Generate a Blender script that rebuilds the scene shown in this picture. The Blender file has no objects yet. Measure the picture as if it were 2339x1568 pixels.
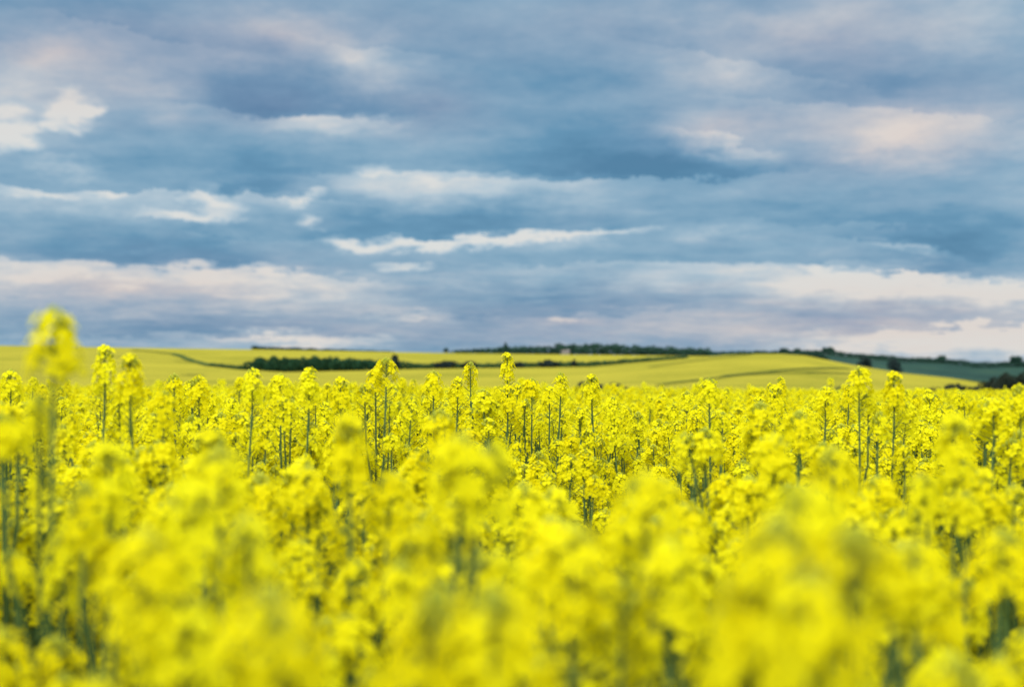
import bpy, math, random
import numpy as np
from mathutils import Matrix, Vector, Euler, noise as mnoise

C = bpy.context.scene
COL = C.collection
R = math.radians
random.seed(11)

# ------------------------------------------------------------------ camera
EYE = 1.58
cd = bpy.data.cameras.new("camera"); cam = bpy.data.objects.new("camera", cd); COL.objects.link(cam)
cam.location = (0, 0, EYE); cam.rotation_euler = (R(90 + 0.98), 0, 0)
cd.lens = 50; cd.sensor_width = 36; cd.clip_start = 0.05; cd.clip_end = 20000
cd.dof.use_dof = True; cd.dof.focus_distance = 5.8; cd.dof.aperture_fstop = 2.8; cd.dof.aperture_blades = 0
C.camera = cam

# ------------------------------------------------------------------ exposure
C.view_settings.view_transform = 'Standard'; C.view_settings.look = 'None'
C.view_settings.gamma = 1; C.view_settings.exposure = 0.45
C.cycles.max_bounces = 9; C.cycles.diffuse_bounces = 6; C.cycles.glossy_bounces = 2
C.cycles.transmission_bounces = 6; C.cycles.caustics_reflective = False; C.cycles.caustics_refractive = False
C.cycles.use_denoising = True

# ------------------------------------------------------------------ sun (soft, through cloud, low behind the camera's left shoulder)
SUN_EL, SUN_AZ = R(38), R(205)          # compass: 0 = +Y, clockwise
sl = bpy.data.lights.new("sun", 'SUN'); sun = bpy.data.objects.new("sun", sl); COL.objects.link(sun)
sl.energy = 1.5; sl.angle = R(25); sl.color = (1.0, 0.95, 0.88)
sd = Vector((math.sin(SUN_AZ) * math.cos(SUN_EL), math.cos(SUN_AZ) * math.cos(SUN_EL), math.sin(SUN_EL)))
sun.rotation_euler = sd.to_track_quat('Z', 'Y').to_euler()

# ------------------------------------------------------------------ node helper
class NT:
    def __init__(s, nt): s.nt = nt
    def n(s, t, **kw):
        x = s.nt.nodes.new(t)
        for k, v in kw.items(): setattr(x, k, v)
        return x
    def put(s, sock, v):
        if isinstance(v, bpy.types.NodeSocket): s.nt.links.new(v, sock)
        else: sock.default_value = v
    def m(s, op, a, b=0.0, c=0.0, clamp=False):
        x = s.n('ShaderNodeMath', operation=op, use_clamp=clamp)
        s.put(x.inputs[0], a); s.put(x.inputs[1], b); s.put(x.inputs[2], c)
        return x.outputs[0]
    def v(s, op, a, b=(0, 0, 0)):
        x = s.n('ShaderNodeVectorMath', operation=op); s.put(x.inputs[0], a); s.put(x.inputs[1], b); return x.outputs[0]
    def comb(s, x, y, z):
        c = s.n('ShaderNodeCombineXYZ'); s.put(c.inputs[0], x); s.put(c.inputs[1], y); s.put(c.inputs[2], z); return c.outputs[0]
    def noise(s, vec, scale, detail=3, rough=0.55, col=False):
        x = s.n('ShaderNodeTexNoise'); s.put(x.inputs['Vector'], vec); x.inputs['Scale'].default_value = scale
        x.inputs['Detail'].default_value = detail; x.inputs['Roughness'].default_value = rough
        return x.outputs['Color'] if col else x.outputs[0]
    def ramp(s, f, stops):
        x = s.n('ShaderNodeValToRGB'); s.put(x.inputs[0], f); e = x.color_ramp.elements
        while len(e) < len(stops): e.new(0.5)
        for i, (p, c) in enumerate(stops): e[i].position = p; e[i].color = (*c, 1)
        return x.outputs[0]
    def mix(s, f, a, b, blend='MIX'):
        x = s.n('ShaderNodeMix', data_type='RGBA', blend_type=blend)
        s.put(x.inputs['Factor'], f) if False else s.put(x.inputs[0], f)
        for k, v in ((6, a), (7, b)):
            s.put(x.inputs[k], v if isinstance(v, bpy.types.NodeSocket) else (*v, 1))
        return x.outputs[2]

# ------------------------------------------------------------------ sky: Nishita behind a broken deck of evening cloud
w = bpy.data.worlds.new("World"); C.world = w; w.use_nodes = True
w.cycles.sampling_method = 'NONE'
wn = NT(w.node_tree); w.node_tree.nodes.clear()
tc = wn.n('ShaderNodeTexCoord').outputs['Generated']
sep = wn.n('ShaderNodeSeparateXYZ'); wn.put(sep.inputs[0], tc); dx, dy, dz = sep.outputs
az = wn.m('ARCTAN2', dx, dy); el = wn.m('ARCSINE', dz)
P0 = wn.comb(wn.m('MULTIPLY', az, 3.249), wn.m('MULTIPLY', el, 3.249), 0.0)
inv = wn.m('DIVIDE', 1.0, wn.m('ADD', wn.m('MAXIMUM', dz, 0.0), 0.10))
Q = wn.comb(wn.m('MULTIPLY', dx, inv), wn.m('MULTIPLY', dy, inv), wn.m('MULTIPLY', dz, 0.5))      # the cloud deck, seen in perspective
w1 = wn.v('SUBTRACT', wn.noise(Q, 1.1, 3, 0.6, True), (0.5, 0.5, 0.5))
w2 = wn.v('SUBTRACT', wn.noise(Q, 5.0, 5, 0.65, True), (0.5, 0.5, 0.5))
w3 = wn.v('SUBTRACT', wn.noise(wn.v('MULTIPLY', tc, (1, 1, 1.7)), 48.0, 4, 0.6, True), (0.5, 0.5, 0.5))
P = wn.v('ADD', P0, wn.v('ADD', wn.v('MULTIPLY', w1, (0.20, 0.06, 0)), wn.v('ADD', wn.v('MULTIPLY', w2, (0.10, 0.060, 0)), wn.v('MULTIPLY', w3, (0.075, 0.05, 0)))))

def blobs(L):
    tot = None
    for (x, y, rx, ry, rot, amp) in L:
        mp = wn.n('ShaderNodeMapping', vector_type='TEXTURE'); wn.put(mp.inputs['Vector'], P)
        u = (x - 1169.5) / 3249
        mp.inputs['Location'].default_value = (3.249 * math.atan(u), 3.249 * math.atan((840 - y) / 3249 * math.cos(math.atan(u))), 0)
        mp.inputs['Rotation'].default_value = (0, 0, R(rot))
        crisp = ry <= 36 and amp >= .28
        k = 1.05 if crisp else 1.5
        mp.inputs['Scale'].default_value = (rx * k / 1000, ry * k / 1000, 1)
        g = wn.n('ShaderNodeTexGradient', gradient_type='SPHERICAL' if crisp else 'QUADRATIC_SPHERE'); wn.put(g.inputs[0], mp.outputs[0])
        f = wn.m('MULTIPLY', g.outputs['Fac'], 1.25, clamp=True) if crisp else g.outputs['Fac']
        tot = wn.m('MULTIPLY_ADD', f, amp, tot if tot is not None else 0.0)
    return tot
def banks(L, side):
    # cloud banks: one sharp edge (top of a lit bank, base of a dark one), fading away from it
    tot = None
    for (x, y, rx, ry, rot, amp) in L:
        mp = wn.n('ShaderNodeMapping', vector_type='TEXTURE'); wn.put(mp.inputs['Vector'], P)
        u = (x - 1169.5) / 3249
        mp.inputs['Location'].default_value = (3.249 * math.atan(u), 3.249 * math.atan((840 - y) / 3249 * math.cos(math.atan(u))), 0)
        mp.inputs['Rotation'].default_value = (0, 0, R(rot)); mp.inputs['Scale'].default_value = (rx * 1.3 / 1000, ry * 1.3 / 1000, 1)
        g = wn.n('ShaderNodeTexGradient', gradient_type='SPHERICAL'); wn.put(g.inputs[0], mp.outputs[0])
        sp = wn.n('ShaderNodeSeparateXYZ'); wn.put(sp.inputs[0], mp.outputs[0])
        e = wn.n('ShaderNodeMapRange', interpolation_type='SMOOTHSTEP'); wn.put(e.inputs[0], sp.outputs[1])
        w_ = .022 / ry * 14
        e.inputs[1].default_value = side * w_; e.inputs[2].default_value = -side * w_; e.inputs[3].default_value = 0; e.inputs[4].default_value = 1
        tot = wn.m('MULTIPLY_ADD', wn.m('MULTIPLY', g.outputs['Fac'], e.outputs[0]), amp, tot if tot is not None else 0.0)
    return tot
LIT = [(1000,398,420,95,1,.24),(1650,605,560,80,0,.22),(220,602,520,110,-1.5,.24),(700,632,260,70,-3,.30),(2120,628,420,80,-2,.26),(2020,562,150,60,-8,.26),(730,264,210,55,0,.26),
       (260,430,420,60,0,.26),(2220,745,380,90,2,.34),(1350,532,240,40,3,.16),(1640,312,150,50,-10,.22),(2000,250,420,130,-6,.2),(560,775,330,60,0,.18),(1700,150,300,80,-14,.16),(860,100,170,80,-8,.16)]
BASES = [(1350,408,340,120,1,.34),(610,452,210,95,-4,.34),(1050,536,400,75,2,.30),(440,606,300,75,-2,.28),(2150,632,280,120,-6,.32),(640,258,260,100,-3,.26),(2120,640,200,50,-8,.14),
         (1640,395,330,70,2,.18),(1300,715,420,60,3,.16),(250,770,420,60,0,.12),(1950,520,420,60,-3,.14),(300,60,300,80,-8,.12)]
LIGHT = [  # cloud patches: x, y, half-width, half-height, tilt, strength
 (800,558,90,20,-10,.56),(900,556,130,17,4,.52),(1040,547,150,22,3,.62),(1180,545,150,15,3,.44),(1370,536,160,16,3,.42),
 (920,605,90,12,0,.5),(430,488,120,17,-4,.62),(480,456,85,34,-25,.52),(695,456,55,17,8,.45),(705,505,40,18,0,.5),
 (870,394,90,17,-4,.42),(1000,420,420,45,2,.26),(240,628,440,40,-4,.42),(640,640,280,38,0,.28),(60,640,160,40,0,.3),
 (20,278,60,36,20,.5),(10,320,70,30,0,.4),(15,285,85,85,60,.22),(168,252,80,34,20,.5),(150,225,46,26,30,.4),(215,245,40,18,0,.4),(110,282,60,16,-8,.3),(165,250,120,60,20,.2),(130,375,90,30,0,.3),(60,436,130,14,-3,.32),(240,436,60,10,0,.3),
 (110,125,190,95,15,.42),(60,200,160,90,0,.2),(370,205,170,60,-15,.3),(650,45,280,95,0,.36),(810,130,150,85,-10,.5),
 (760,280,180,28,0,.28),(1800,50,640,140,0,.32),(2260,30,260,110,0,.3),(2100,285,270,90,0,.40),(2080,310,140,60,0,.22),
 (1620,305,160,45,-10,.3),(1690,165,140,55,-25,.26),(2000,660,460,44,-3,.45),(2310,640,160,70,0,.5),(1860,620,70,13,-6,.5),
 (2150,775,360,50,0,.50),(2320,770,170,50,0,.3),(1900,793,260,22,2,.35),(690,780,240,20,-2,.5),(950,720,140,13,-3,.3),
 (1310,731,50,13,0,.42),(1600,735,440,52,6,.25),(1800,760,300,40,0,.2),(500,700,420,40,0,.12),(2080,575,120,16,-12,.3),
 (1650,545,160,18,3,.18),(520,535,160,12,0,.2),(1000,640,160,20,0,.12)]
DARK = [
 (1430,375,380,48,0,.4),(1330,270,340,90,0,.2),(640,420,200,48,0,.36),(1010,505,340,32,2,.26),(620,235,300,66,-8,.26),
 (960,250,150,66,0,.22),(300,580,400,32,0,.26),(2200,555,300,66,-6,.36),(1500,590,300,26,0,.12),(1260,685,340,44,3,.2),
 (330,745,420,44,0,.22),(230,40,190,60,-10,.18),(1750,390,240,40,0,.12),(560,340,340,50,0,.1),(80,520,300,40,0,.2),
 (1100,120,320,90,0,.1),(1900,470,380,50,0,.16),(1150,785,280,24,0,.2),(1560,120,190,60,-20,.22),(2100,180,300,60,0,.24),(1320,150,340,90,0,.18),(1850,215,200,40,-10,.16),(520,185,200,60,-10,.18),(1000,60,200,60,0,.14)]
WARM = [  # where the cloud turns lilac and pink
 (110,120,420,170,0,.8),(650,80,520,200,0,.85),(640,235,340,80,0,.5),(1900,100,700,260,0,.75),(2100,300,380,130,0,.8),(1400,60,400,130,0,.3),
 (1000,250,200,90,0,.5),(1620,300,220,60,0,.5),(300,660,800,100,0,.95),(2000,730,900,130,0,1.0),(700,760,800,70,0,.5),(1300,740,600,90,0,.45),(300,760,500,60,0,.1)]
nA = wn.noise(Q, 0.9, 9, 0.56); nB = wn.noise(wn.v('ADD', Q, (3.1, 7.7, 0)), 2.6, 8, 0.60); nC = wn.noise(wn.v('MULTIPLY', tc, (1, 1, 2.2)), 16.0, 7, 0.62)
base = wn.m('ADD', wn.m('MULTIPLY', wn.m('SUBTRACT', nA, 0.5), 0.34), wn.m('MULTIPLY', wn.m('SUBTRACT', nB, 0.5), 0.42))
base = wn.m('ADD', base, wn.m('MULTIPLY', wn.m('SUBTRACT', nC, 0.5), 0.38))
nD = wn.noise(wn.v('ADD', Q, (9.3, 1.2, 0)), 6.5, 6, 0.62)
base = wn.m('ADD', base, wn.m('MULTIPLY', wn.m('SUBTRACT', nD, 0.5), 0.32))
brk = wn.m('ADD', 0.45, wn.m('MULTIPLY', wn.m('ADD', nB, nC), 0.62))
L = wn.m('ADD', wn.m('ADD', base, wn.m('SUBTRACT', 0.475, wn.m('MULTIPLY', wn.m('SUBTRACT', dz, 0.13, clamp=True), 0.85))), wn.m('SUBTRACT', wn.m('MULTIPLY', blobs(LIGHT), wn.m('MULTIPLY', brk, 0.82)), wn.m('MULTIPLY', blobs(DARK), 0.55)), clamp=True)
L = wn.m('ADD', L, wn.m('SUBTRACT', wn.m('MULTIPLY', banks(LIT, 1), brk), banks(BASES, -1)), clamp=True)
Wm = wn.m('ADD', blobs(WARM), wn.m('MULTIPLY', wn.m('SUBTRACT', nB, 0.5), 0.5), clamp=True)
cool = wn.ramp(L, [(0, (.072, .20, .335)), (.25, (.118, .275, .425)), (.5, (.235, .385, .515)), (.75, (.43, .54, .62)), (1, (.67, .68, .665))])
warm = wn.ramp(L, [(0, (.115, .20, .345)), (.25, (.18, .26, .40)), (.5, (.315, .355, .46)), (.75, (.49, .465, .50)), (1, (.68, .60, .56))])
cloud = wn.mix(Wm, cool, warm)
# an overcast deck is brighter overhead than near the horizon
up = wn.m('MULTIPLY', wn.m('SUBTRACT', dz, 0.26, clamp=True), 3.4)
zen = wn.mix(wn.m('MINIMUM', up, 1.0), wn.v('MULTIPLY', cloud, (.78, .78, .78)), (1.55, 1.55, 1.6))
skyn = wn.n('ShaderNodeTexSky', sky_type='NISHITA', sun_disc=False, sun_elevation=SUN_EL, sun_rotation=SUN_AZ)
BG = 0.1
sky10 = wn.v('MULTIPLY', zen, (1 / BG, 1 / BG, 1 / BG))
mixed = wn.mix(0.97, skyn.outputs[0], sky10)
bg = wn.n('ShaderNodeBackground'); wn.put(bg.inputs[0], mixed); bg.inputs[1].default_value = BG
wn.put(wn.n('ShaderNodeOutputWorld').inputs[0], bg.outputs[0])

# ------------------------------------------------------------------ materials
def mat(name, build, rough=0.7, trans=None, spec=0.06):
    m = bpy.data.materials.new(name); m.use_nodes = True; m.node_tree.nodes.clear(); k = NT(m.node_tree)
    c = build(k)
    b = k.n('ShaderNodeBsdfPrincipled'); k.put(b.inputs['Base Color'], c if isinstance(c, bpy.types.NodeSocket) else (*c, 1))
    b.inputs['Roughness'].default_value = rough; b.inputs['Specular IOR Level'].default_value = spec
    sh = b.outputs[0]
    if trans:
        t = k.n('ShaderNodeBsdfTranslucent'); k.put(t.inputs[0], c if isinstance(c, bpy.types.NodeSocket) else (*c, 1))
        mx = k.n('ShaderNodeMixShader'); mx.inputs[0].default_value = trans
        k.put(mx.inputs[1], sh); k.put(mx.inputs[2], t.outputs[0]); sh = mx.outputs[0]
    k.put(k.n('ShaderNodeOutputMaterial').inputs[0], sh)
    return m
def vary(a, b, scale):
    def f(k):
        p = k.n('ShaderNodeNewGeometry').outputs['Position']
        rnd = k.n('ShaderNodeObjectInfo').outputs['Random']
        n = k.noise(p, scale, 2)
        return k.mix(k.m('ADD', k.m('MULTIPLY', n, 0.8), k.m('MULTIPLY_ADD', rnd, 0.5, -0.15), clamp=True), a, b)
    return f
M_PETAL = mat("petal", vary((.79, .69, .002), (.87, .86, .014), 22), 0.8, 0.42, 0.03)
M_BUD = mat("flower_bud", vary((.34, .40, .04), (.50, .52, .05), 60), 0.7, 0.15, 0.1)
M_STEM = mat("stem", vary((.052, .105, .030), (.090, .145, .042), 12), 0.7, None, 0.12)
M_LEAF = mat("leaf", vary((.022, .085, .042), (.042, .125, .058), 9), 0.6, 0.25, 0.15)
M_SOIL = mat("soil", vary((.05, .042, .028), (.075, .065, .04), 6), 0.95)
M_BARK = mat("bark", vary((.06, .05, .04), (.10, .085, .065), 6), 0.9)
M_TREE = mat("tree_leaf", vary((.018, .052, .042), (.035, .085, .055), 1.2), 0.8, 0.1)
M_TREED = mat("dark_tree_leaf", vary((.020, .034, .038), (.030, .052, .046), 1.2), 0.8, 0.1)
M_TREEG = mat("hedge_leaf", vary((.018, .062, .034), (.045, .12, .052), .9), 0.8, 0.1)
M_THICK = mat("thicket_leaf", vary((.016, .030, .022), (.032, .040, .026), 1.5), 0.9, 0.05)
def crop(k):
    p = k.n('ShaderNodeNewGeometry').outputs['Position']
    n1 = k.noise(p, 2.2, 4, 0.7); n2 = k.noise(p, 0.022, 4, 0.6)
    n3 = k.noise(k.v('MULTIPLY', p, (0.012, 0.16, 0.0)), 1.0, 4, .6)
    f = k.m('ADD', k.m('MULTIPLY', k.m('SUBTRACT', n1, 0.5), 1.5), k.m('MULTIPLY', k.m('SUBTRACT', n2, .5), 1.3))
    f = k.m('ADD', k.m('ADD', f, k.m('MULTIPLY', k.m('SUBTRACT', n3, .5), 1.3)), 0.55, clamp=True)
    return k.ramp(f, [(0, (.11, .135, .016)), (.42, (.245, .232, .028)), (1, (.355, .32, .036))])
M_CROP = mat("distant_crop", crop, 0.9, None, 0.0)
def greenh(k):
    p = k.n('ShaderNodeNewGeometry').outputs['Position']
    f = k.m('ADD', k.m('MULTIPLY', k.noise(p, .012, 5, .65), .7), k.m('MULTIPLY', k.noise(p, .3, 3, .6), .3))
    return k.ramp(f, [(.36, (.008, .030, .024)), (.5, (.013, .046, .034)), (.62, (.030, .068, .036))])
M_HILL = mat("hillside_grass", greenh, 0.9, None, 0.05)
M_TRACK = mat("track_grass", vary((.035, .065, .022), (.07, .105, .03), .4), 0.9, None, 0.0)
M_STUB = mat("pale_grass", vary((.30, .33, .06), (.42, .42, .08), .2), 0.9)
M_WALL = mat("house_render", vary((.30, .28, .25), (.36, .33, .29), .8), 0.9)
M_ROOF = mat("roof_tile", vary((.15, .14, .13), (.21, .19, .17), 1.5), 0.9)
M_GLASS = mat("window_pane", vary((.03, .04, .05), (.05, .06, .07), 1), 0.2)

# ------------------------------------------------------------------ mesh buffer and object helpers
class MB:
    def __init__(s): s.v = []; s.f = []; s.m = []
    def add(s, vs, fs, m=0):
        o = len(s.v); s.v.extend(vs); s.f.extend([tuple(i + o for i in f) for f in fs]); s.m.extend([m] * len(fs))
    def join(s, b, M, mo=0):
        o = len(s.v)
        s.v.extend([tuple(M @ Vector(p)) for p in b.v]); s.f.extend([tuple(i + o for i in f) for f in b.f]); s.m.extend([x + mo for x in b.m])
    def tube(s, pts, rads, n=5, m=0, cap=True):
        rings = []; vs = []; fs = []
        up0 = Vector((0.31, 0.95, 0.05))
        for i, p in enumerate(pts):
            p = Vector(p); t = Vector(pts[min(i + 1, len(pts) - 1)]) - Vector(pts[max(i - 1, 0)]); t.normalize()
            a = t.cross(up0)
            if a.length < .05: a = t.cross(Vector((1, 0, 0)))
            a.normalize(); b = t.cross(a)
            for k in range(n):
                th = 2 * math.pi * k / n
                vs.append(tuple(p + (a * math.cos(th) + b * math.sin(th)) * rads[i]))
        for i in range(len(pts) - 1):
            for k in range(n):
                fs.append((i * n + k, i * n + (k + 1) % n, (i + 1) * n + (k + 1) % n, (i + 1) * n + k))
        if cap: fs.append(tuple((len(pts) - 1) * n + k for k in range(n)))
        s.add(vs, fs, m)
    def mesh(s, name, mats, smooth=True):
        me = bpy.data.meshes.new(name); me.from_pydata(s.v, [], s.f)
        for x in mats: me.materials.append(x)
        me.polygons.foreach_set('material_index', s.m)
        if smooth: me.polygons.foreach_set('use_smooth', [True] * len(s.f))
        me.update(); return me
def link(name, data, parent=None, M=None):
    o = bpy.data.objects.new(name, data); COL.objects.link(o)
    if parent is not None: o.parent = parent
    if M is not None: o.matrix_local = M
    return o
def tag(o, label=None, cat=None, group=None, kind=None):
    for k, v in (('label', label), ('category', cat), ('group', group), ('kind', kind)):
        if v: o[k] = v
    return o
F = 3249.0
def U(px): return (px - 1169.5) / F
def V(py): return (840 - py) / F

# ------------------------------------------------------------------ terrain, one height function of direction and distance
def tab(L): xs, ys = zip(*L); return lambda x: float(np.interp(x, xs, ys))
t_near = tab([(-3000, 876), (300, 884), (800, 890), (1400, 894), (2339, 899), (4000, 902)])
t_B = tab([(-3000, 842), (0, 840), (300, 842), (560, 845), (650, 850), (840, 846), (1000, 842), (1200, 840), (1340, 838), (1450, 828), (1560, 818),
           (1650, 811), (1720, 808.5), (1780, 808), (1840, 812), (1935, 831), (2061, 852), (2171, 863), (2240, 874), (2300, 884), (2500, 905), (5000, 930)])
t_A = tab([(-3000, 785), (0, 789), (300, 794), (575, 798), (850, 803), (1020, 806), (1250, 809), (1500, 812), (1700, 814), (1800, 825), (1935, 850), (2061, 870), (2339, 905), (5000, 930)])
t_C = tab([(-3000, 812), (1000, 815), (1500, 812), (1700, 809), (1850, 808), (1893, 809), (1961, 817), (2061, 824), (2150, 827), (2224, 836), (2339, 834), (2600, 828), (4000, 815)])
CR = 1.43        # crop height
def interp_v(px):
    vn = V(t_near(px)); vb = V(t_B(px)); va = V(t_A(px)); vc = V(t_C(px))
    zc = EYE + vn * 60 - CR                       # ground under the crest of the near field
    K = [(60, zc), (75, zc - .9), (110, zc - 3.6), (160, EYE + 160 * (vn - .020))]
    K += [(260, EYE + 260 * (vn - .004)), (370, EYE + 370 * (vn + (vb - vn) * .62)), (480, EYE + 480 * vb)]
    z480 = K[-1][1]
    lo = EYE + 620 * min(vb, va) - 2.0 if va < vb else EYE + 620 * (vb + (va - vb) * .45)
    K += [(620, lo), (900, EYE + 900 * va if va > vb else EYE + 900 * min(va, vc - .012))]
    K += [(1150, EYE + 1150 * min(va, vc) - 6), (1500, EYE + 1500 * vc), (1900, EYE + 1900 * (vc - .002) - 6), (6000, -30), (9000, -80)]
    return [k[0] for k in K], [k[1] for k in K]
_cache = {}
def zg(x, y):
    r = math.hypot(x, y); a = math.atan2(x, y)
    if abs(a) > R(60): px = 1169.5 + F * math.tan(R(60)) * (1 if a > 0 else -1); u_scale = 1
    else: px = 1169.5 + F * math.tan(a)
    px = max(-2800, min(4800, px)); d = y if abs(a) < R(45) else r * .75
    if d <= 60:
        vn = V(t_near(px)); zc = EYE + vn * 60 - CR
        return zc * max(0, d) / 60 * (1 if a and abs(a) < R(90) else 0) + .02 * math.sin(x * 1.7) * math.sin(y * 1.3)
    key = round(px / 2)
    if key not in _cache: _cache[key] = interp_v(px)
    R_, Z_ = _cache[key]
    # smooth (monotone cubic-like) interpolation in log distance
    i = int(np.searchsorted(R_, d)); i = max(1, min(len(R_) - 1, i))
    t = min(1, (math.log(d) - math.log(R_[i - 1])) / (math.log(R_[i]) - math.log(R_[i - 1])))
    return Z_[i - 1] + (Z_[i] - Z_[i - 1]) * t

azs = sorted(set([round(x, 4) for x in list(np.arange(-24, 24.001, .11)) + list(np.arange(-60, -24, 1.0)) + list(np.arange(25, 61, 1.0)) + list(np.arange(62, 299, 4.0))]))
rs = [0.4, 1, 2, 4, 8, 15, 25, 40, 60, 66, 75, 90, 110, 135, 160, 190, 225] + list(np.linspace(260, 480, 26)) + list(np.linspace(500, 900, 24)) + [940, 1000, 1070] + list(np.linspace(1150, 1500, 14)) + [1600, 1750, 1900, 2500, 4000, 6000, 9000]
NR, NA = len(rs), len(azs)
grid = np.zeros((NR, NA, 3))
for j, a in enumerate(azs):
    t = math.tan(R(a)) if abs(a) <= 45 else None
    for i, r in enumerate(rs):
        if t is not None: x, y = r * t, r
        else: x, y = r * math.sin(R(a)) * 1.3, r * math.cos(R(a)) * 1.3
        grid[i, j] = (x, y, zg(x, y))
def region(i, j):
    a = azs[j] if azs[j] < 180 else azs[j] - 360
    px = 1169.5 + F * math.tan(R(a)) if abs(a) < 60 else (5000 if a > 0 else -3000)
    d = rs[i]
    if d < 225: return 0
    if d < 480: return 1 if px < 2262 else 3
    if d < 900: return 2 if px < 1790 else 3
    return 3
def sheet(name, reg, m):
    b = MB(); idx = {}
    def vi(i, j):
        k = (i, j % NA)
        if k not in idx: idx[k] = len(b.v); b.v.append(tuple(grid[i, j % NA]))
        return idx[k]
    for i in range(NR - 1):
        for j in range(NA):
            if region(i, j) == reg: b.f.append((vi(i, j), vi(i, j + 1), vi(i + 1, j + 1), vi(i + 1, j))); b.m.append(0)
    if reg == 0:
        b.v.append((0, 0, 0)); c = len(b.v) - 1
        for j in range(NA): b.f.append((c, vi(0, j + 1), vi(0, j))); b.m.append(0)
    return tag(link(name, b.mesh(name, [m])), kind='structure')
sheet('ground', 0, M_SOIL)
sheet('field', 1, M_CROP)
sheet('upper_field', 2, M_CROP)
sheet('hillside', 3, M_HILL)

def at(px, d, dz=0.0):
    x = U(px) * d; return Vector((x, d, zg(x, d) + dz))
def ribbon(name, pts, width, m, dz=.25):
    """a strip of ground draped over the terrain along (px, distance) points"""
    P_ = []
    for (a, b_) in zip(pts[:-1], pts[1:]):
        for k in range(14): t = k / 14; P_.append((a[0] + (b_[0] - a[0]) * t, a[1] + (b_[1] - a[1]) * t))
    P_.append(pts[-1]); b = MB(); vs = []; fs = []
    for k, (px, d) in enumerate(P_):
        x = U(px) * d; q = P_[min(k + 1, len(P_) - 1)]; q0 = P_[max(k - 1, 0)]
        t = Vector((U(q[0]) * q[1] - U(q0[0]) * q0[1], q[1] - q0[1], 0)).normalized(); n = Vector((-t.y, t.x, 0))
        ww = width * (.5 + .8 * mnoise.noise(Vector((px * .05, d * .1, 3)))**2 + .25)
        for sgn in (-.5, 0, .5):
            p = Vector((x, d, 0)) + n * ww * sgn; vs.append((p.x, p.y, zg(p.x, p.y) + dz))
    for k in range(len(P_) - 1):
        for c in (0, 1): o = k * 3 + c; fs.append((o, o + 1, o + 4, o + 3))
    b.add(vs, fs); return tag(link(name, b.mesh(name, [m])), kind='structure')
# farm tracks and tramlines in the distant crop
ribbon('path', [(300, 800), (395, 720), (440, 600), (480, 520), (560, 486)], 5, M_TRACK)
ribbon('path', [(425, 380), (455, 384)], 10, M_TRACK)
ribbon('path', [(260, 640), (330, 610), (400, 600), (480, 545), (540, 500)], 2.2, M_TRACK)
ribbon('path', [(1340, 474), (1450, 474), (1560, 472), (1650, 468)], 3, M_TRACK, .3)
ribbon('path', [(1480, 410), (1560, 430), (1660, 455), (1720, 474)], 2.2, M_TRACK, .2)
ribbon('path', [(1650, 330), (1760, 350), (1860, 380), (1940, 420)], 2.2, M_TRACK, .2)
ribbon('path', [(1500, 300), (1680, 330), (1840, 350), (1960, 385)], 2.0, M_TRACK, .2)
ribbon('path', [(1780, 1470), (1850, 1440)], 16, M_STUB, .6)
ribbon('path', [(1900, 1330), (1925, 1290), (1965, 1250)], 26, M_STUB, .6)
ribbon('path', [(1990, 1250), (2025, 1230)], 22, M_STUB, .6)
ribbon('path', [(2200, 1300), (2280, 1290), (2400, 1310)], 7, M_TRACK, .6)

# ------------------------------------------------------------------ far trees, hedges, woods, house
def clumps(b, cen, rad, n, size, m=0, rng=random, flat=0.0):
    """n leaf clumps (bent quads) through an ellipsoid"""
    for _ in range(n):
        while True:
            p = Vector((rng.uniform(-1, 1), rng.uniform(-1, 1), rng.uniform(-1, 1)))
            if .15 < p.length < 1: break
        p = p * (p.length ** -.45)
        c = Vector(cen) + Vector((p.x * rad[0], p.y * rad[1], p.z * rad[2]))
        s = size * rng.uniform(.5, 1.2); E = Euler((rng.uniform(0, 6.3), rng.uniform(0, 6.3), rng.uniform(0, 6.3))).to_matrix()
        q = [Vector((-.6, -.35, 0)), Vector((0, -.55, .18)), Vector((.6, -.3, 0)), Vector((.5, .4, -.1)), Vector((0, .6, .15)), Vector((-.55, .35, -.08))]
        b.add([tuple(c + E @ (v * s)) for v in q], [(0, 1, 4, 5), (1, 2, 3, 4)], m)
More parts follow.
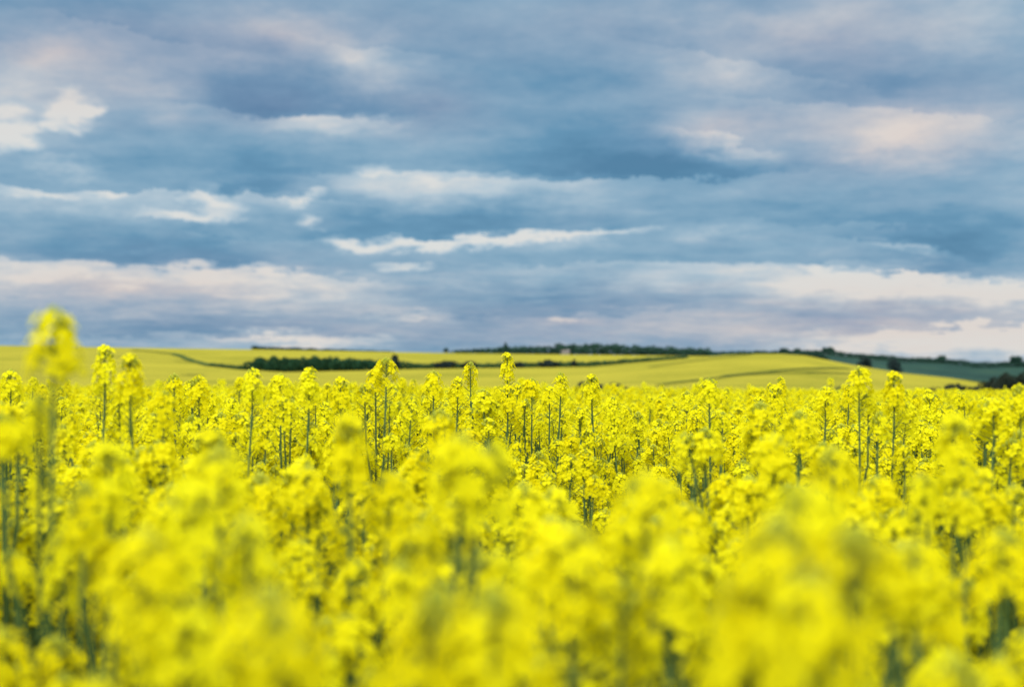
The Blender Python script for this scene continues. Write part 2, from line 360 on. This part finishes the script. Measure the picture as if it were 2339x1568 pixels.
def tree(name, px, d, h, wid, label, cat, m=M_TREE, shape='round', group=None, dz=0, part=True):
    rng = random.Random(int(px * 7 + d)); o = at(px, d, dz)
    e = tag(link(name, None), label, cat, group); e.location = o
    t = MB(); th = .35 * h if shape != 'bush' else .15 * h
    t.tube([(0, 0, -.4), (.03 * h, 0, th), (0, .02 * h, h * .72)], [.045 * h, .032 * h, .01 * h], 6)
    for k in range(5):
        a = k * 1.3 + rng.random(); z0 = th * (.8 + .25 * k * .4)
        t.tube([(0, 0, z0), (math.cos(a) * wid * .22, math.sin(a) * wid * .22, z0 + h * .16), (math.cos(a) * wid * .36, math.sin(a) * wid * .36, z0 + h * .28)], [.018 * h, .012 * h, .004 * h], 5)
    link('trunk', t.mesh('trunk', [M_BARK]), e)
    c = MB()
    if shape == 'poplar':
        for k in range(7): z = h * (.22 + .12 * k); clumps(c, (rng.uniform(-.1, .1), 0, z), (wid * .5 * (1 - .1 * k), wid * .5 * (1 - .1 * k), h * .12), 60, wid * .28, 0, rng)
    else:
        nb = 9
        for k in range(nb):
            a = rng.random() * 6.28; rr = wid * .30 * math.sqrt(rng.random())
            z = h * (rng.uniform(.42, .8) if shape == 'round' else rng.uniform(.25, .72))
            s = wid * rng.uniform(.17, .28)
            clumps(c, (math.cos(a) * rr, math.sin(a) * rr, z), (s, s, min(s, h * .22)), 70, wid * .085, 0, rng)
        clumps(c, (0, 0, h * .8), (wid * .2, wid * .2, h * .17), 60, wid * .085, 0, rng)
    link('crown', c.mesh('crown', [m]), e)
    return e
def belt(name, spec, thick, m, size, dens, label=None, cat=None, kind=None, seed=1):
    """a hedge or wood edge: spec = (px, distance, height) knots; bushy bumps of leaf clumps with woody stems inside"""
    rng = random.Random(seed); b = MB()
    for (a, c) in zip(spec[:-1], spec[1:]):
        p0 = at(a[0], a[1]); p1 = at(c[0], c[1]); Ln = (p1 - p0).length; n = max(2, int(Ln / (size * .7)))
        for k in range(n):
            t = (k + rng.random() * .8) / n; px = a[0] + (c[0] - a[0]) * t; d = a[1] + (c[1] - a[1]) * t + rng.uniform(-thick, thick) * .4
            h = (a[2] + (c[2] - a[2]) * t) * 1.3
            h *= .90 + .36 * mnoise.noise(Vector((px * .11 * (480 / d), seed, 0))) + rng.uniform(-.08, .1); h = max(h, .3)
            o = at(px, d); rx = size * rng.uniform(.9, 1.5)
            b.tube([o + Vector((0, 0, -.3)), o + Vector((rng.uniform(-.2, .2), 0, h * .6))], [.06 * h ** .5, .02], 4, 1)
            clumps(b, o + Vector((0, 0, h * .5)), (rx, thick * .5, h * .5), int(dens * 1.5 * max(1, h / size)), size * .36, 0, rng)
    o = link(name, b.mesh(name, [m, M_BARK], False)); return tag(o, label, cat, None, kind)
HS = 480 / F
belt('hedge', [(480, 520, .9), (520, 500, .9), (560, 481, 1.2)], 1.4, M_TREEG, .8, 26, 'thin low green hedge trailing off along the track left of the tall dark hedge', 'hedge', seed=2)
belt('hedge', [(566, 481, 2.2), (585, 481, 3.6), (640, 481, 3.9), (665, 481, 3.7), (700, 481, 3.9), (760, 481, 3.7), (800, 481, 3.3), (840, 481, 2.9), (868, 481, 2.7)], 4.0, M_TREEG, 1.5, 60,
     'tall thick dark green hedge crossing the middle of the yellow hillside', 'hedge', seed=3)
belt('hedge', [(905, 481, 3.0), (930, 481, 2.1), (960, 481, 1.5), (1000, 481, 1.5), (1100, 481, 1.4), (1180, 481, 1.6), (1300, 481, 1.6), (1400, 479, 1.3), (1500, 478, 1.0), (1570, 476, .7)], 1.6, M_TREEG, .9, 26,
     'long low gappy hedge running right from the tall dark hedge up the yellow hill', 'hedge', seed=4)
BG_ = 'bushes along the field hedge'
tree('tree', 902, 480, 4.6, 3.6, 'dark pointed hedge tree standing taller than the hedges on both its sides', 'tree', M_TREED, 'poplar')
for (px, h, wd, lb) in [(1020, 2.5, 9, 'widest rounded dark bush in the low hedge, just right of the pointed hedge tree'),
                        (1072, 2.4, 6.5, 'rounded dark bush in the low hedge behind the tall slim seed stalk'),
                        (1185, 2.0, 5.5, 'dark bush in the low hedge directly right of the tallest sharp rapeseed plant'),
                        (1252, 2.6, 7.5, 'brownish humped bush in the low hedge, right of the tallest sharp plant'),
                        (1312, 2.7, 2.8, 'small upright bush that ends the bushy stretch of the low hedge')]:
    tree('hedge_bush', px, 480, h, wd, lb, 'bush', M_TREED, 'bush', BG_)
# trees on the skyline
belt('far_woods', [(1035, 905, 1.5), (1090, 906, 2.4), (1150, 906, 3.6), (1200, 906, 4.0), (1260, 906, 4.8), (1330, 906, 5.6), (1400, 906, 5.6), (1480, 906, 5.0), (1560, 906, 4.4), (1640, 906, 3.9), (1700, 906, 3.6)],
     16, M_TREE, 2.6, 34, kind='stuff', seed=5)
belt('far_woods', [(1600, 1490, 2.6), (1700, 1490, 3.0), (1800, 1490, 3.0), (1850, 1490, 3.4), (1900, 1490, 3.8), (1960, 1490, 3.8), (2061, 1490, 3.8), (2150, 1490, 3.8), (2240, 1490, 3.8), (2339, 1490, 4.5), (2480, 1490, 4.5)],
     24, M_TREE, 3.2, 30, kind='stuff', seed=6)
belt('far_hedge', [(576, 905, 2.0), (620, 905, 1.7), (700, 905, 1.4), (780, 905, 1.0), (850, 905, .8), (900, 905, .5)], 3, M_TREE, 1.1, 26,
     'thin dark hedge on the skyline at the left behind the upper yellow field', 'hedge', seed=7)
SK = 'lone trees along the skyline'
for (px, d, h, wd, sh, lb) in [(1018, 904, 3.6, 4.2, 'bush', 'small bush standing first at the left end of the skyline wood'),
                               (1155, 903, 6.6, 2.8, 'poplar', 'slim spire tree sticking up from the skyline wood above the tallest sharp plant'),
                               (1284, 908, 7.0, 9, 'round', 'broad rounded tree topping the skyline wood beside the pale house'),
                               (582, 903, 2.6, 4.5, 'bush', 'small bush at the left end of the thin skyline hedge'),
                               (1793, 1490, 6.5, 11, 'round', 'left one of two small trees on the bare skyline above the right yellow hill'),
                               (1821, 1490, 6.2, 9, 'round', 'right one of two small trees on the bare skyline above the right yellow hill'),
                               (1893, 1490, 7.5, 15, 'round', 'bushy tree on the skyline where the green hillside begins to fall'),
                               (2150, 1490, 7.5, 12, 'round', 'dark tree on the falling green skyline far at the right'),
                               (2322, 1490, 10, 17, 'round', 'last dark tree on the green skyline at the right edge')]:
    tree('skyline_tree', px, d, h, wd, lb, 'tree', M_TREE, sh, SK)
belt('hedge', [(1655, 494, .8), (1700, 492, .8), (1760, 490, .6), (1810, 490, .8), (1840, 489, 1.3), (1870, 488, 1.6), (1893, 488, 1.1)], 1.2, M_TREE, .7, 30,
     'thin dark hedge along the crest of the right yellow hill', 'hedge', seed=12)
tree('field_tree', 1974, 640, 11.0, 9.0, 'large dark round tree at the edge of the right yellow hill', 'tree', M_TREED, 'bush', 'dark trees at the edge of the right yellow hill', 0)
tree('field_tree', 2040, 700, 13.0, 9, 'smaller dark tree downhill right of the large dark round tree', 'tree', M_TREED, 'bush', 'dark trees at the edge of the right yellow hill', 0)
rng = random.Random(5)
belt('thicket', [(2112, 255, 1.0), (2135, 255, 1.6), (2165, 255, 2.1), (2190, 255, 2.0), (2235, 255, 2.0), (2255, 255, 3.2), (2300, 255, 3.7), (2339, 255, 4.0), (2420, 255, 4.0), (2520, 255, 4.0)], 5, M_THICK, 1.1, 40,
     'dark thicket below the right green hillside behind the flowers', 'thicket', seed=8)
belt('thicket', [(1905, 250, 1.4), (1930, 250, 2.2), (1965, 250, 2.2), (1985, 250, 1.5)], 2.5, M_TREE, .6, 26,
     'short dark hedge strip at the foot of the right yellow hill', 'hedge', seed=9)
for px, h, wd, lb in [(1328, 3.6, 3.4, 'leftmost of the dark bushes behind the middle flower tops'), (1352, 3.9, 3.8, 'second of the dark bushes behind the middle flower tops'), (1402, 3.3, 5.0, 'rightmost of the dark bushes behind the middle flower tops')]:
    tree('low_bush', px, 215, h, wd, lb, 'bush', M_TREED, 'bush', 'dark bushes in the dip behind the near field')

def house():
    o = at(1291, 896, 0.1); e = tag(link('house', None), 'small pale house almost hidden by the dark skyline trees', 'house'); e.location = o
    W_, D_, H_ = 5.4, 4.0, 1.75
    b = MB(); b.add([(-W_/2, -D_/2, -1), (W_/2, -D_/2, -1), (W_/2, D_/2, -1), (-W_/2, D_/2, -1), (-W_/2, -D_/2, H_), (W_/2, -D_/2, H_), (W_/2, D_/2, H_), (-W_/2, D_/2, H_), (-W_/2, 0, H_ + .9), (W_/2, 0, H_ + .9)],
                    [(0, 1, 5, 4), (2, 3, 7, 6), (1, 2, 6, 9, 5), (3, 0, 4, 8, 7)]); link('wall', b.mesh('wall', [M_WALL], False), e)
    r = MB(); y = D_/2 + .3; t = .14
    for s in (1, -1):
        vs = [(-W_/2 - .3, -s*y, H_ - .15), (W_/2 + .3, -s*y, H_ - .15), (W_/2 + .3, 0, H_ + .93), (-W_/2 - .3, 0, H_ + .93)]
        r.add(vs + [(a, b_, c + t) for a, b_, c in vs], [(0, 1, 2, 3), (4, 5, 6, 7), (0, 1, 5, 4), (1, 2, 6, 5), (3, 0, 4, 7)])
    link('roof', r.mesh('roof', [M_ROOF], False), e)
    for x in (-2.0, .2, 2.1):
        q = MB(); q.add([(x - .45, -D_/2 - .02, .6), (x + .45, -D_/2 - .02, .6), (x + .45, -D_/2 - .02, 1.5), (x - .45, -D_/2 - .02, 1.5)], [(0, 1, 2, 3)])
        link('window', q.mesh('window', [M_GLASS], False), e)
house()

# ------------------------------------------------------------------ rapeseed: flowers, heads, leaves, plants
rng = random.Random(21)
def flower(b, c, n, size):
    n = n.normalized(); a = n.cross(Vector((.2, .3, .93)));
    if a.length < .1: a = n.cross(Vector((1, 0, 0)))
    a.normalize(); t = n.cross(a); rot = rng.random() * 1.57
    for k in range(4):
        th = rot + k * math.pi / 2 + rng.uniform(-.15, .15); d = a * math.cos(th) + t * math.sin(th); s = n.cross(d)
        L_ = size * rng.uniform(.9, 1.1); cup = rng.uniform(.15, .55)
        b.add([tuple(c + d * .0012 + s * .0012), tuple(c + d * .0012 - s * .0012),
               tuple(c + d * L_ * .6 + n * L_ * cup * .45 - s * L_ * .42), tuple(c + d * L_ * .6 + n * L_ * cup * .45 + s * L_ * .42),
               tuple(c + d * L_ + n * L_ * cup * .35 - s * L_ * .30), tuple(c + d * L_ + n * L_ * cup * .35 + s * L_ * .30)],
              [(0, 1, 2, 3), (3, 2, 4, 5)], 0)
def head(nf, hh, wr):
    ga = rng.random() * 6.28; gw = rng.uniform(.2, .8); sk = rng.uniform(.04, .17)
    """one raceme of open flowers round a stalk, young pods below; buds separate"""
    b = MB()
    b.tube([(0, 0, -.05), (0, 0, hh)], [.0026, .0014], 4, 1)
    for i in range(nf):
        f = (i + .5) / nf; a = i * 2.39996 + rng.uniform(-.4, .4); z = hh * (f ** .85) * .96
        if rng.random() < sk or (abs((a - ga + 3.1416) % 6.2832 - 3.1416) < gw and rng.random() < .6): continue
        r = wr * .88 * (1.06 - .58 * f ** 4) * rng.uniform(.75, 1.15)
        p = Vector((math.cos(a) * r, math.sin(a) * r, z + rng.uniform(-.004, .006) + .006))
        base_ = Vector((0, 0, z - .007))
        b.tube([base_, p], [.0007, .0006], 3, 1, False)
        out = Vector((math.cos(a), math.sin(a), .25 + 1.1 * f + rng.uniform(-.3, .3)))
        flower(b, p, out, rng.uniform(.0105, .0138))
    for i in range(9):
        a = i * 2.4; z = -.045 + .005 * i; l = rng.uniform(.02, .034)
        b.tube([(0, 0, z), (math.cos(a) * l * .5, math.sin(a) * l * .5, z + .006), (math.cos(a) * l, math.sin(a) * l, z + .016)], [.0007, .0009, .0005], 3, 1, False)
    u = MB()
    for i in range(16):
        a = i * 2.4; r = .0048 * math.sqrt(i); z = hh + .008 - .020 * (r / .019) ** 2
        c = Vector((math.cos(a) * r, math.sin(a) * r, z)); d = Vector((math.cos(a) * r * 40, math.sin(a) * r * 40, 1)).normalized()
        u.tube([c - d * .004, c + d * .001, c + d * .005], [.0016, .0034, .0014], 5, 0)
    return b, u
HEADS = []; HH = [.062, .085, .052, .108, .070, .058, .042, .046, .034, .075, .066, .060, .050]
for k in range(len(HH)):
    nf = [34, 42, 28, 50, 36, 26, 20, 24, 15, 30, 22, 38, 18][k]; hh = HH[k]; wr = [.032, .028, .034, .026, .036, .025, .028, .031, .021, .027, .024, .034, .027][k]
    HEADS.append(head(nf, hh, wr))
HB = [h[0] for h in HEADS]; BB = [h[1] for h in HEADS]
HM = [b.mesh('flower_head', [M_PETAL, M_STEM]) for b in HB]; BM = [b.mesh('bud_cluster', [M_BUD]) for b in BB]
def leaf(L_, W_):
    b = MB(); n = 6; vs = []
    for i in range(n + 1):
        t = i / n; wv = W_ * (math.sin(math.pi * min(1, t * .9 + .1)) ** .8) * .5 * (1 + .12 * math.sin(9 * t)); x = L_ * t; z = .30 * L_ * math.sin(1.6 * t) - .28 * L_ * t * t
        vs += [(x, -wv, z + .18 * wv), (x, 0, z - .1 * wv), (x, wv, z + .22 * wv)]
    fs = []
    for i in range(n):
        for c in (0, 1): o = i * 3 + c; fs.append((o, o + 1, o + 4, o + 3))
    b.add(vs, fs); return b
LB = [leaf(.10, .028), leaf(.14, .04), leaf(.20, .075), leaf(.26, .11)]
LM = [b.mesh('leaf', [M_LEAF]) for b in LB]

def plant(kind):
    """returns stem buffer, [(head index, matrix)], [(leaf index, matrix)], nominal height"""
    s = MB(); hs = []; ls = []
    tall = kind == 'tall'
    H = 1.30
    hi = rng.choice([0, 1, 3, 4, 9, 11]); hh = HB[hi] ; zt = H - HH[hi]
    lean = Vector((rng.uniform(-.07, .07), rng.uniform(-.07, .07), 0))
    def axis(z): t = z / H; return Vector((lean.x * t * t + .016 * math.sin(4.5 * t + kind_seed), lean.y * t * t + .016 * math.cos(3.7 * t + kind_seed), z))
    kind_seed = rng.random() * 6
    zs = [0, .25, .5, .75, 1.0, zt]; s.tube([axis(z) for z in zs], [.0075, .0072, .0064, .0052, .0040, .0025], 6)
    hs.append((hi, Matrix.Translation(axis(zt)) @ Matrix.Rotation(rng.random() * 6, 4, 'Z') @ Matrix.Diagonal((1.04, 1.04, 1.0, 1))))
    nb = rng.randint(9, 12) if tall else rng.randint(14, 18)
    for k in range(nb):
        f = k / max(1, nb - 1)
        z0 = (.42 + .50 * f) if not tall else (.48 + .42 * f); a = k * 2.39996 + rng.uniform(-.5, .5)
        top = (zt - .56 + .54 * f ** .8 + rng.uniform(-.05, .02)) if not tall else (zt - .42 + .37 * f + rng.uniform(-.06, .04))
        top = max(top, z0 + .12)
        out = rng.uniform(.07, .19) * (1.15 - .55 * f) if tall else rng.uniform(.06, .17) * (1.3 - .85 * f)
        p0 = axis(z0); d = Vector((math.cos(a), math.sin(a), 0)); hgt = top - z0
        kx = Vector((rng.uniform(-.02, .02), rng.uniform(-.02, .02), 0)); pts = [p0, p0 + kx + d * out * .55 + Vector((0, 0, hgt * .30)), p0 + d * out * .9 + Vector((0, 0, hgt * .65)), p0 + d * out + Vector((0, 0, hgt))]
        s.tube(pts, [.0042, .0036, .003, .0022], 5)
        h2 = rng.choice([0, 2, 4, 5, 6, 7, 8, 9, 10, 11, 12, 10, 12, 8, 6]); ax = (pts[3] - pts[2]).normalized()
        q = Vector((0, 0, 1)).rotation_difference(ax).to_matrix().to_4x4(); sc = rng.uniform(.72, 1.12); sz = sc * rng.uniform(.85, 1.25)
        hs.append((h2, Matrix.Translation(pts[3]) @ q @ Matrix.Rotation(rng.uniform(-.22, .22), 4, 'X') @ Matrix.Rotation(rng.random() * 6, 4, 'Z') @ Matrix.Diagonal((sc, sc, sz, 1))))
        li = 0 if f > .6 else 1
        ls.append((li, Matrix.Translation(p0) @ Matrix.Rotation(a + rng.uniform(-.3, .3), 4, 'Z') @ Matrix.Rotation(rng.uniform(-.7, -.2), 4, 'Y')))
    for k in range(9):
        z0 = .15 + .078 * k; a = k * 2.4 + rng.random()
        ls.append((3 if k < 3 else (2 if k < 6 else 1), Matrix.Translation(axis(z0)) @ Matrix.Rotation(a, 4, 'Z') @ Matrix.Rotation(rng.uniform(-.6, .1), 4, 'Y')))
    # pods and flower stalks on the bare stem just under the top raceme
    for i in range(24 if tall else 12):
        z = zt - .03 - .012 * i; a = i * 2.4; l = rng.uniform(.025, .045)
        if z < .7: break
        p = axis(z); e1 = p + Vector((math.cos(a) * l * .6, math.sin(a) * l * .6, .008)); e2 = p + Vector((math.cos(a) * l, math.sin(a) * l, .02 + .0006 * i))
        s.tube([p, e1, e2], [.0007, .0011 + .00003 * i, .0005], 3, 0, False)
    return s, hs, ls
PROTO = [plant('bushy') for _ in range(9)] + [plant('tall') for _ in range(5)]
SM = [p[0].mesh('stem', [M_STEM]) for p in PROTO]

def make_plant(k):
    e = link('rapeseed_plant', None); link('stem', SM[k], e)
    for hi, M in PROTO[k][1]:
        h = link('flower_head', HM[hi], e, M); link('bud_cluster', BM[hi], h)
    for li, M in PROTO[k][2]: link('leaf', LM[li], e, M)
    return e
def copy_tree(o, parent=None):
    c = o.copy(); COL.objects.link(c)
    if parent is not None: c.parent = parent; c.matrix_parent_inverse = o.matrix_parent_inverse.copy()
    for ch in CH.get(o.name, ()): copy_tree(ch, c)
    return c
CH = {}
first = {}
GRP = 'rapeseed plants standing near the camera'
def place(k, x, y, top, label, rz=None, wide=None, tilt=.04, exact=False):
    if k not in first:
        o = make_plant(k); first[k] = o
        for a in [o] + list(o.children_recursive): CH[a.name] = list(a.children)
        proto_used = False
    else: o = copy_tree(first[k])
    rz = rz if rz is not None else random.random() * 6.28
    if exact:
        h = Matrix.Rotation(rz, 3, 'Z') @ PROTO[k][1][0][1].translation
        x -= h.x; y -= h.y; tilt = 0
    z = zg(x, y) if y > .2 else 0
    s = (top - .015 - z) / 1.30; r_ = random
    o.location = (x, y, z); o.scale = (wide or s, wide or s, s)
    o.rotation_euler = (r_.uniform(-tilt, tilt), r_.uniform(-tilt, tilt), rz)
    tag(o, label, 'rapeseed', GRP); return o

# plants one can single out: px, py of the top, distance, prototype, label
SPECIAL = [
 (120, 700, 1.72, 10, 'tall blurred rapeseed plant at the left, its head alone against the sky'),
 (1159, 806, 5.8, 11, 'tallest sharp rapeseed plant, its narrow head touching the skyline wood'),
 (1160, 880, 5.0, 12, 'rapeseed plant directly below and in front of the tallest sharp plant'),
 (1075, 826, 5.5, 13, 'slim sharp rapeseed stalk left of the tallest one, alone against the far field'),
 (882, 816, 4.4, 9, 'tall rapeseed plant beside the pointed hedge tree'),
 (858, 838, 4.5, 10, 'rapeseed plant pressed against the left side of the one beside the pointed hedge tree'),
 (240, 790, 3.6, 11, 'tall soft rapeseed plant just right of the blurred head against the sky'),
 (298, 808, 3.2, 12, 'thick soft rapeseed plant, second to the right of the blurred head against the sky'),
 (577, 838, 4.0, 13, 'rapeseed plant in front of the left end of the tall dark hedge'),
 (640, 852, 4.3, 9, 'rapeseed plant under the tall dark hedge, between two taller ones'),
 (706, 839, 4.1, 12, 'rapeseed plant reaching the middle of the tall dark hedge'),
 (778, 862, 4.3, 11, 'rapeseed plant under the right half of the tall dark hedge'),
 (990, 846, 4.6, 10, 'rapeseed plant below the widest rounded hedge bush'),
 (1045, 862, 5.2, 11, 'slightly leaning rapeseed plant left of the slim sharp stalk'),
 (1215, 862, 5.2, 9, 'rapeseed plant close on the right of the tallest sharp plant'),
 (1280, 850, 5.4, 13, 'left of the two sharp rapeseed plants before the low dark bushes'),
 (1352, 854, 5.2, 12, 'right of the two sharp rapeseed plants before the low dark bushes'),
 (1255, 878, 5.9, 10, 'rapeseed plant standing low between the tallest sharp plant and the dark bushes'),
 (1620, 862, 4.4, 10, 'rapeseed plant rising alone in front of the middle of the right yellow hill'),
 (1770, 880, 4.8, 11, 'low rapeseed plant with a long bare stem below the summit of the right hill'),
 (1885, 880, 4.4, 13, 'rapeseed plant left of the pair below the large dark round tree'),
 (1962, 836, 4.0, 9, 'left and taller one of the pair below the large dark round tree'),
 (2042, 850, 4.0, 12, 'right one of the pair below the large dark round tree'),
 (2330, 878, 3.6, 11, 'rapeseed plant cut by the right edge in front of the brown thicket'),
 (25, 842, 4.3, 10, 'rapeseed plant at the left edge, left of the blurred head against the sky'),
 (398, 852, 4.2, 13, 'rapeseed plant beneath the curved track in the left field'),
 (455, 858, 4.2, 11, 'rapeseed plant beneath the thin low hedge of the left field'),
 (2180, 945, 2.0, 2, 'large soft blurred rapeseed plant in front of the right green hillside'),
 (1850, 1100, 1.0, 3, 'largest and most blurred rapeseed plant, a yellow mass right of centre'),
 (1905, 1015, 1.9, 10, 'blurred rapeseed plant behind the largest yellow mass'),
 (1470, 1070, 1.35, 5, 'blurred rapeseed plant left of the largest yellow mass'),
 (1058, 985, 1.45, 6, 'big blurred rapeseed plant with a green bud top near the middle'),
 (800, 945, 1.9, 12, 'blurred rapeseed plant with a visible stem left of the middle'),
 (505, 1015, 1.6, 0, 'blurred rapeseed plant below the left end of the tall dark hedge'),
 (430, 1095, 1.25, 1, 'close blurred rapeseed plant with a green bud top in the left half'),
 (250, 1010, 1.7, 2, 'blurred rapeseed plant below the two soft tall plants at the left'),
 (2285, 1200, 1.5, 5, 'blurred rapeseed dome at the right edge low in the view'),
 (1775, 1175, .92, 0, 'very close blurred rapeseed plant on the left flank of the largest yellow mass'),
 (1945, 1190, .95, 7, 'very close blurred rapeseed plant on the right flank of the largest yellow mass'),
 (1840, 1290, .84, 4, 'very close blurred rapeseed plant low in front of the largest yellow mass'),
 (620, 1330, .95, 6, 'very close smooth yellow rapeseed plant low in the left half'),
 (1130, 1330, .95, 8, 'very close smooth yellow rapeseed plant low in the middle'),
 (330, 1200, 1.1, 3, 'close blurred rapeseed plant left of the one with the green bud top'),
 (2080, 1225, 1.35, 6, 'round blurred rapeseed dome right below the largest yellow mass'),
]
LO = [0, 1, 2, 3, 4, 5, 6, 7, 8]
used = []
for (px, py, d, k, lb) in SPECIAL:
    x = U(px) * d; used.append((x, d)); place(k, x, d, EYE + V(py) * d, lb, None, .95 if d < 3 else 1.0, .02, True)

# the crop around: jittered spots, denser rows of seed drills
spots = []
rr = random.Random(8)
cell = .152
y = .35
while y < 62:
    c = cell * ((.92 if y < 2 else .93) if y < 14 else 1.0 + (y - 14) * .012)
    half = max(1.4, y * .62); n = int(2 * half / c)
    for i in range(n):
        x = -half + (i + rr.random()) * c; yy = y + rr.uniform(-.5, .5) * c
        spots.append((x, yy))
    y += c
def canopy(x, y):
    return 1.355 + .055 * mnoise.noise(Vector((x * .9, y * .9, 1))) + .03 * mnoise.noise(Vector((x * .25, y * .25, 7)))
near = []; rest = []
HOLES = []                      # places where the crop has parted and the leaves show
for (px, py, w_) in [(2100, 1190, .20), (1290, 1270, .17), (870, 1395, .10), (180, 1420, .16), (2230, 1480, .13), (640, 1190, .09), (50, 1110, .2), (900, 1120, .14), (1180, 1200, .1), (560, 1530, .1), (40, 1520, .1), (1640, 1150, .15)]:
    d1, d2 = .33 / -V(py), .47 / -V(py); dm = (d1 + d2) / 2
    HOLES.append((U(px), dm, w_, (d2 - d1) / 2 + .12))
def in_hole(x, y): return any(((x - u * y) / w_) ** 2 + ((y - dm) / l) ** 2 < 1 for u, dm, w_, l in HOLES)
for (x, y) in spots:
    if y < .92 + .15 * abs(x): continue
    if any((x - a) ** 2 + (y - b) ** 2 < (.14 if b < 2.2 else .10) ** 2 for a, b in used): continue
    g = mnoise.noise(Vector((x * 1.25, y * 1.0, 4)))
    if g > (.55 if y < 1.5 else .47) and y < 8: continue                      # thin places where the leaves show
    if in_hole(x, y): continue
    h = canopy(x, y) + rr.gauss(0, .08) - (.10 if g > .25 and y < 5 else 0)
    top = zg(x, y) + h
    if y < 1.9: top = min(top, EYE - .085 * y - .03)
    elif y > 4 and rr.random() < .07: top = min(top + rr.uniform(.06, .16), EYE - .0075 * y)
    else: top = min(top, EYE - .0125 * y - .03)
    inview = abs(x / y) < .385 and (top - EYE) / y > -.235
    (near if inview else rest).append((y, x, top))
near.sort()
NIND = 300 - len(SPECIAL)
ZONES = [(lambda u, d: d < 1.9 and u < -.12, 'heavily blurred yellow rapeseed plant in the close mass at the bottom left'),
         (lambda u, d: d < 1.9 and u < .12, 'heavily blurred yellow rapeseed plant in the close mass at the bottom middle'),
         (lambda u, d: d < 1.9, 'heavily blurred yellow rapeseed plant in the close mass at the bottom right'),
         (lambda u, d: u < -.12, 'softly blurred yellow rapeseed plant in the left third of the field, behind the closest blooms'),
         (lambda u, d: u < .12, 'softly blurred yellow rapeseed plant in the middle of the field, behind the closest blooms'),
         (lambda u, d: True, 'softly blurred yellow rapeseed plant in the right third of the field, behind the closest blooms')]
for (y, x, top) in near[:NIND]:
    lb = next(l for f, l in ZONES if f(x / y, y))
    place(rr.choice(LO) if rr.random() < .9 else rr.randint(9, 13), x, y, top, lb)
rest += near[NIND:]
print('individual limit at', near[min(NIND, len(near) - 1)][0], 'm; stuff plants', len(rest))

# the rest of the crop: one object, instances on points
pc = bpy.data.collections.new('rapeseed_kinds')
for k, (s, hs, ls) in enumerate(PROTO):
    b = MB(); b.join(s, Matrix.Identity(4), 1)
    for hi, M in hs: b.join(HB[hi], M, 0); b.join(BB[hi], M, 2)
    for li, M in ls: b.join(LB[li], M, 3)
    pc.objects.link(bpy.data.objects.new('kind_%02d' % k, b.mesh('rapeseed', [M_PETAL, M_STEM, M_BUD, M_LEAF])))
pts = [(x, y, zg(x, y)) for (y, x, t) in rest]
me = bpy.data.meshes.new('rapeseed_crop'); me.from_pydata(pts, [], [])
a1 = me.attributes.new('variant', 'INT', 'POINT'); a2 = me.attributes.new('rot', 'FLOAT_VECTOR', 'POINT'); a3 = me.attributes.new('scl', 'FLOAT_VECTOR', 'POINT')
a1.data.foreach_set('value', [rr.choice(LO) if rr.random() < .9 else rr.randint(9, 13) for _ in pts])
a2.data.foreach_set('vector', [c for _ in pts for c in (rr.uniform(-.05, .05), rr.uniform(-.05, .05), rr.random() * 6.28)])
a3.data.foreach_set('vector', [c for (y, x, t), p in zip(rest, pts) for c in ((1.0, 1.0, (t - p[2]) / 1.30) if y < 14 else (1.2, 1.2, (t - p[2]) / 1.30))])
crop_o = tag(link('rapeseed_crop', me), 'dense yellow flowering rapeseed crop stretching to the crest of the near field', 'rapeseed crop', None, 'stuff')
ng = bpy.data.node_groups.new('scatter', 'GeometryNodeTree')
ng.interface.new_socket('Geometry', in_out='INPUT', socket_type='NodeSocketGeometry'); ng.interface.new_socket('Geometry', in_out='OUTPUT', socket_type='NodeSocketGeometry')
N = ng.nodes.new; gi = N('NodeGroupInput'); go = N('NodeGroupOutput'); ci = N('GeometryNodeCollectionInfo'); ip = N('GeometryNodeInstanceOnPoints')
ci.inputs['Collection'].default_value = pc; ci.inputs['Separate Children'].default_value = True; ci.inputs['Reset Children'].default_value = True
def attr(n, t): x = N('GeometryNodeInputNamedAttribute'); x.data_type = t; x.inputs['Name'].default_value = n; return x.outputs['Attribute']
er = N('FunctionNodeEulerToRotation')
lk = ng.links.new
lk(gi.outputs[0], ip.inputs['Points']); lk(ci.outputs[0], ip.inputs['Instance']); ip.inputs['Pick Instance'].default_value = True
lk(attr('variant', 'INT'), ip.inputs['Instance Index']); lk(attr('rot', 'FLOAT_VECTOR'), er.inputs[0]); lk(er.outputs[0], ip.inputs['Rotation']); lk(attr('scl', 'FLOAT_VECTOR'), ip.inputs['Scale'])
lk(ip.outputs[0], go.inputs[0])
md = crop_o.modifiers.new('scatter', 'NODES'); md.node_group = ng
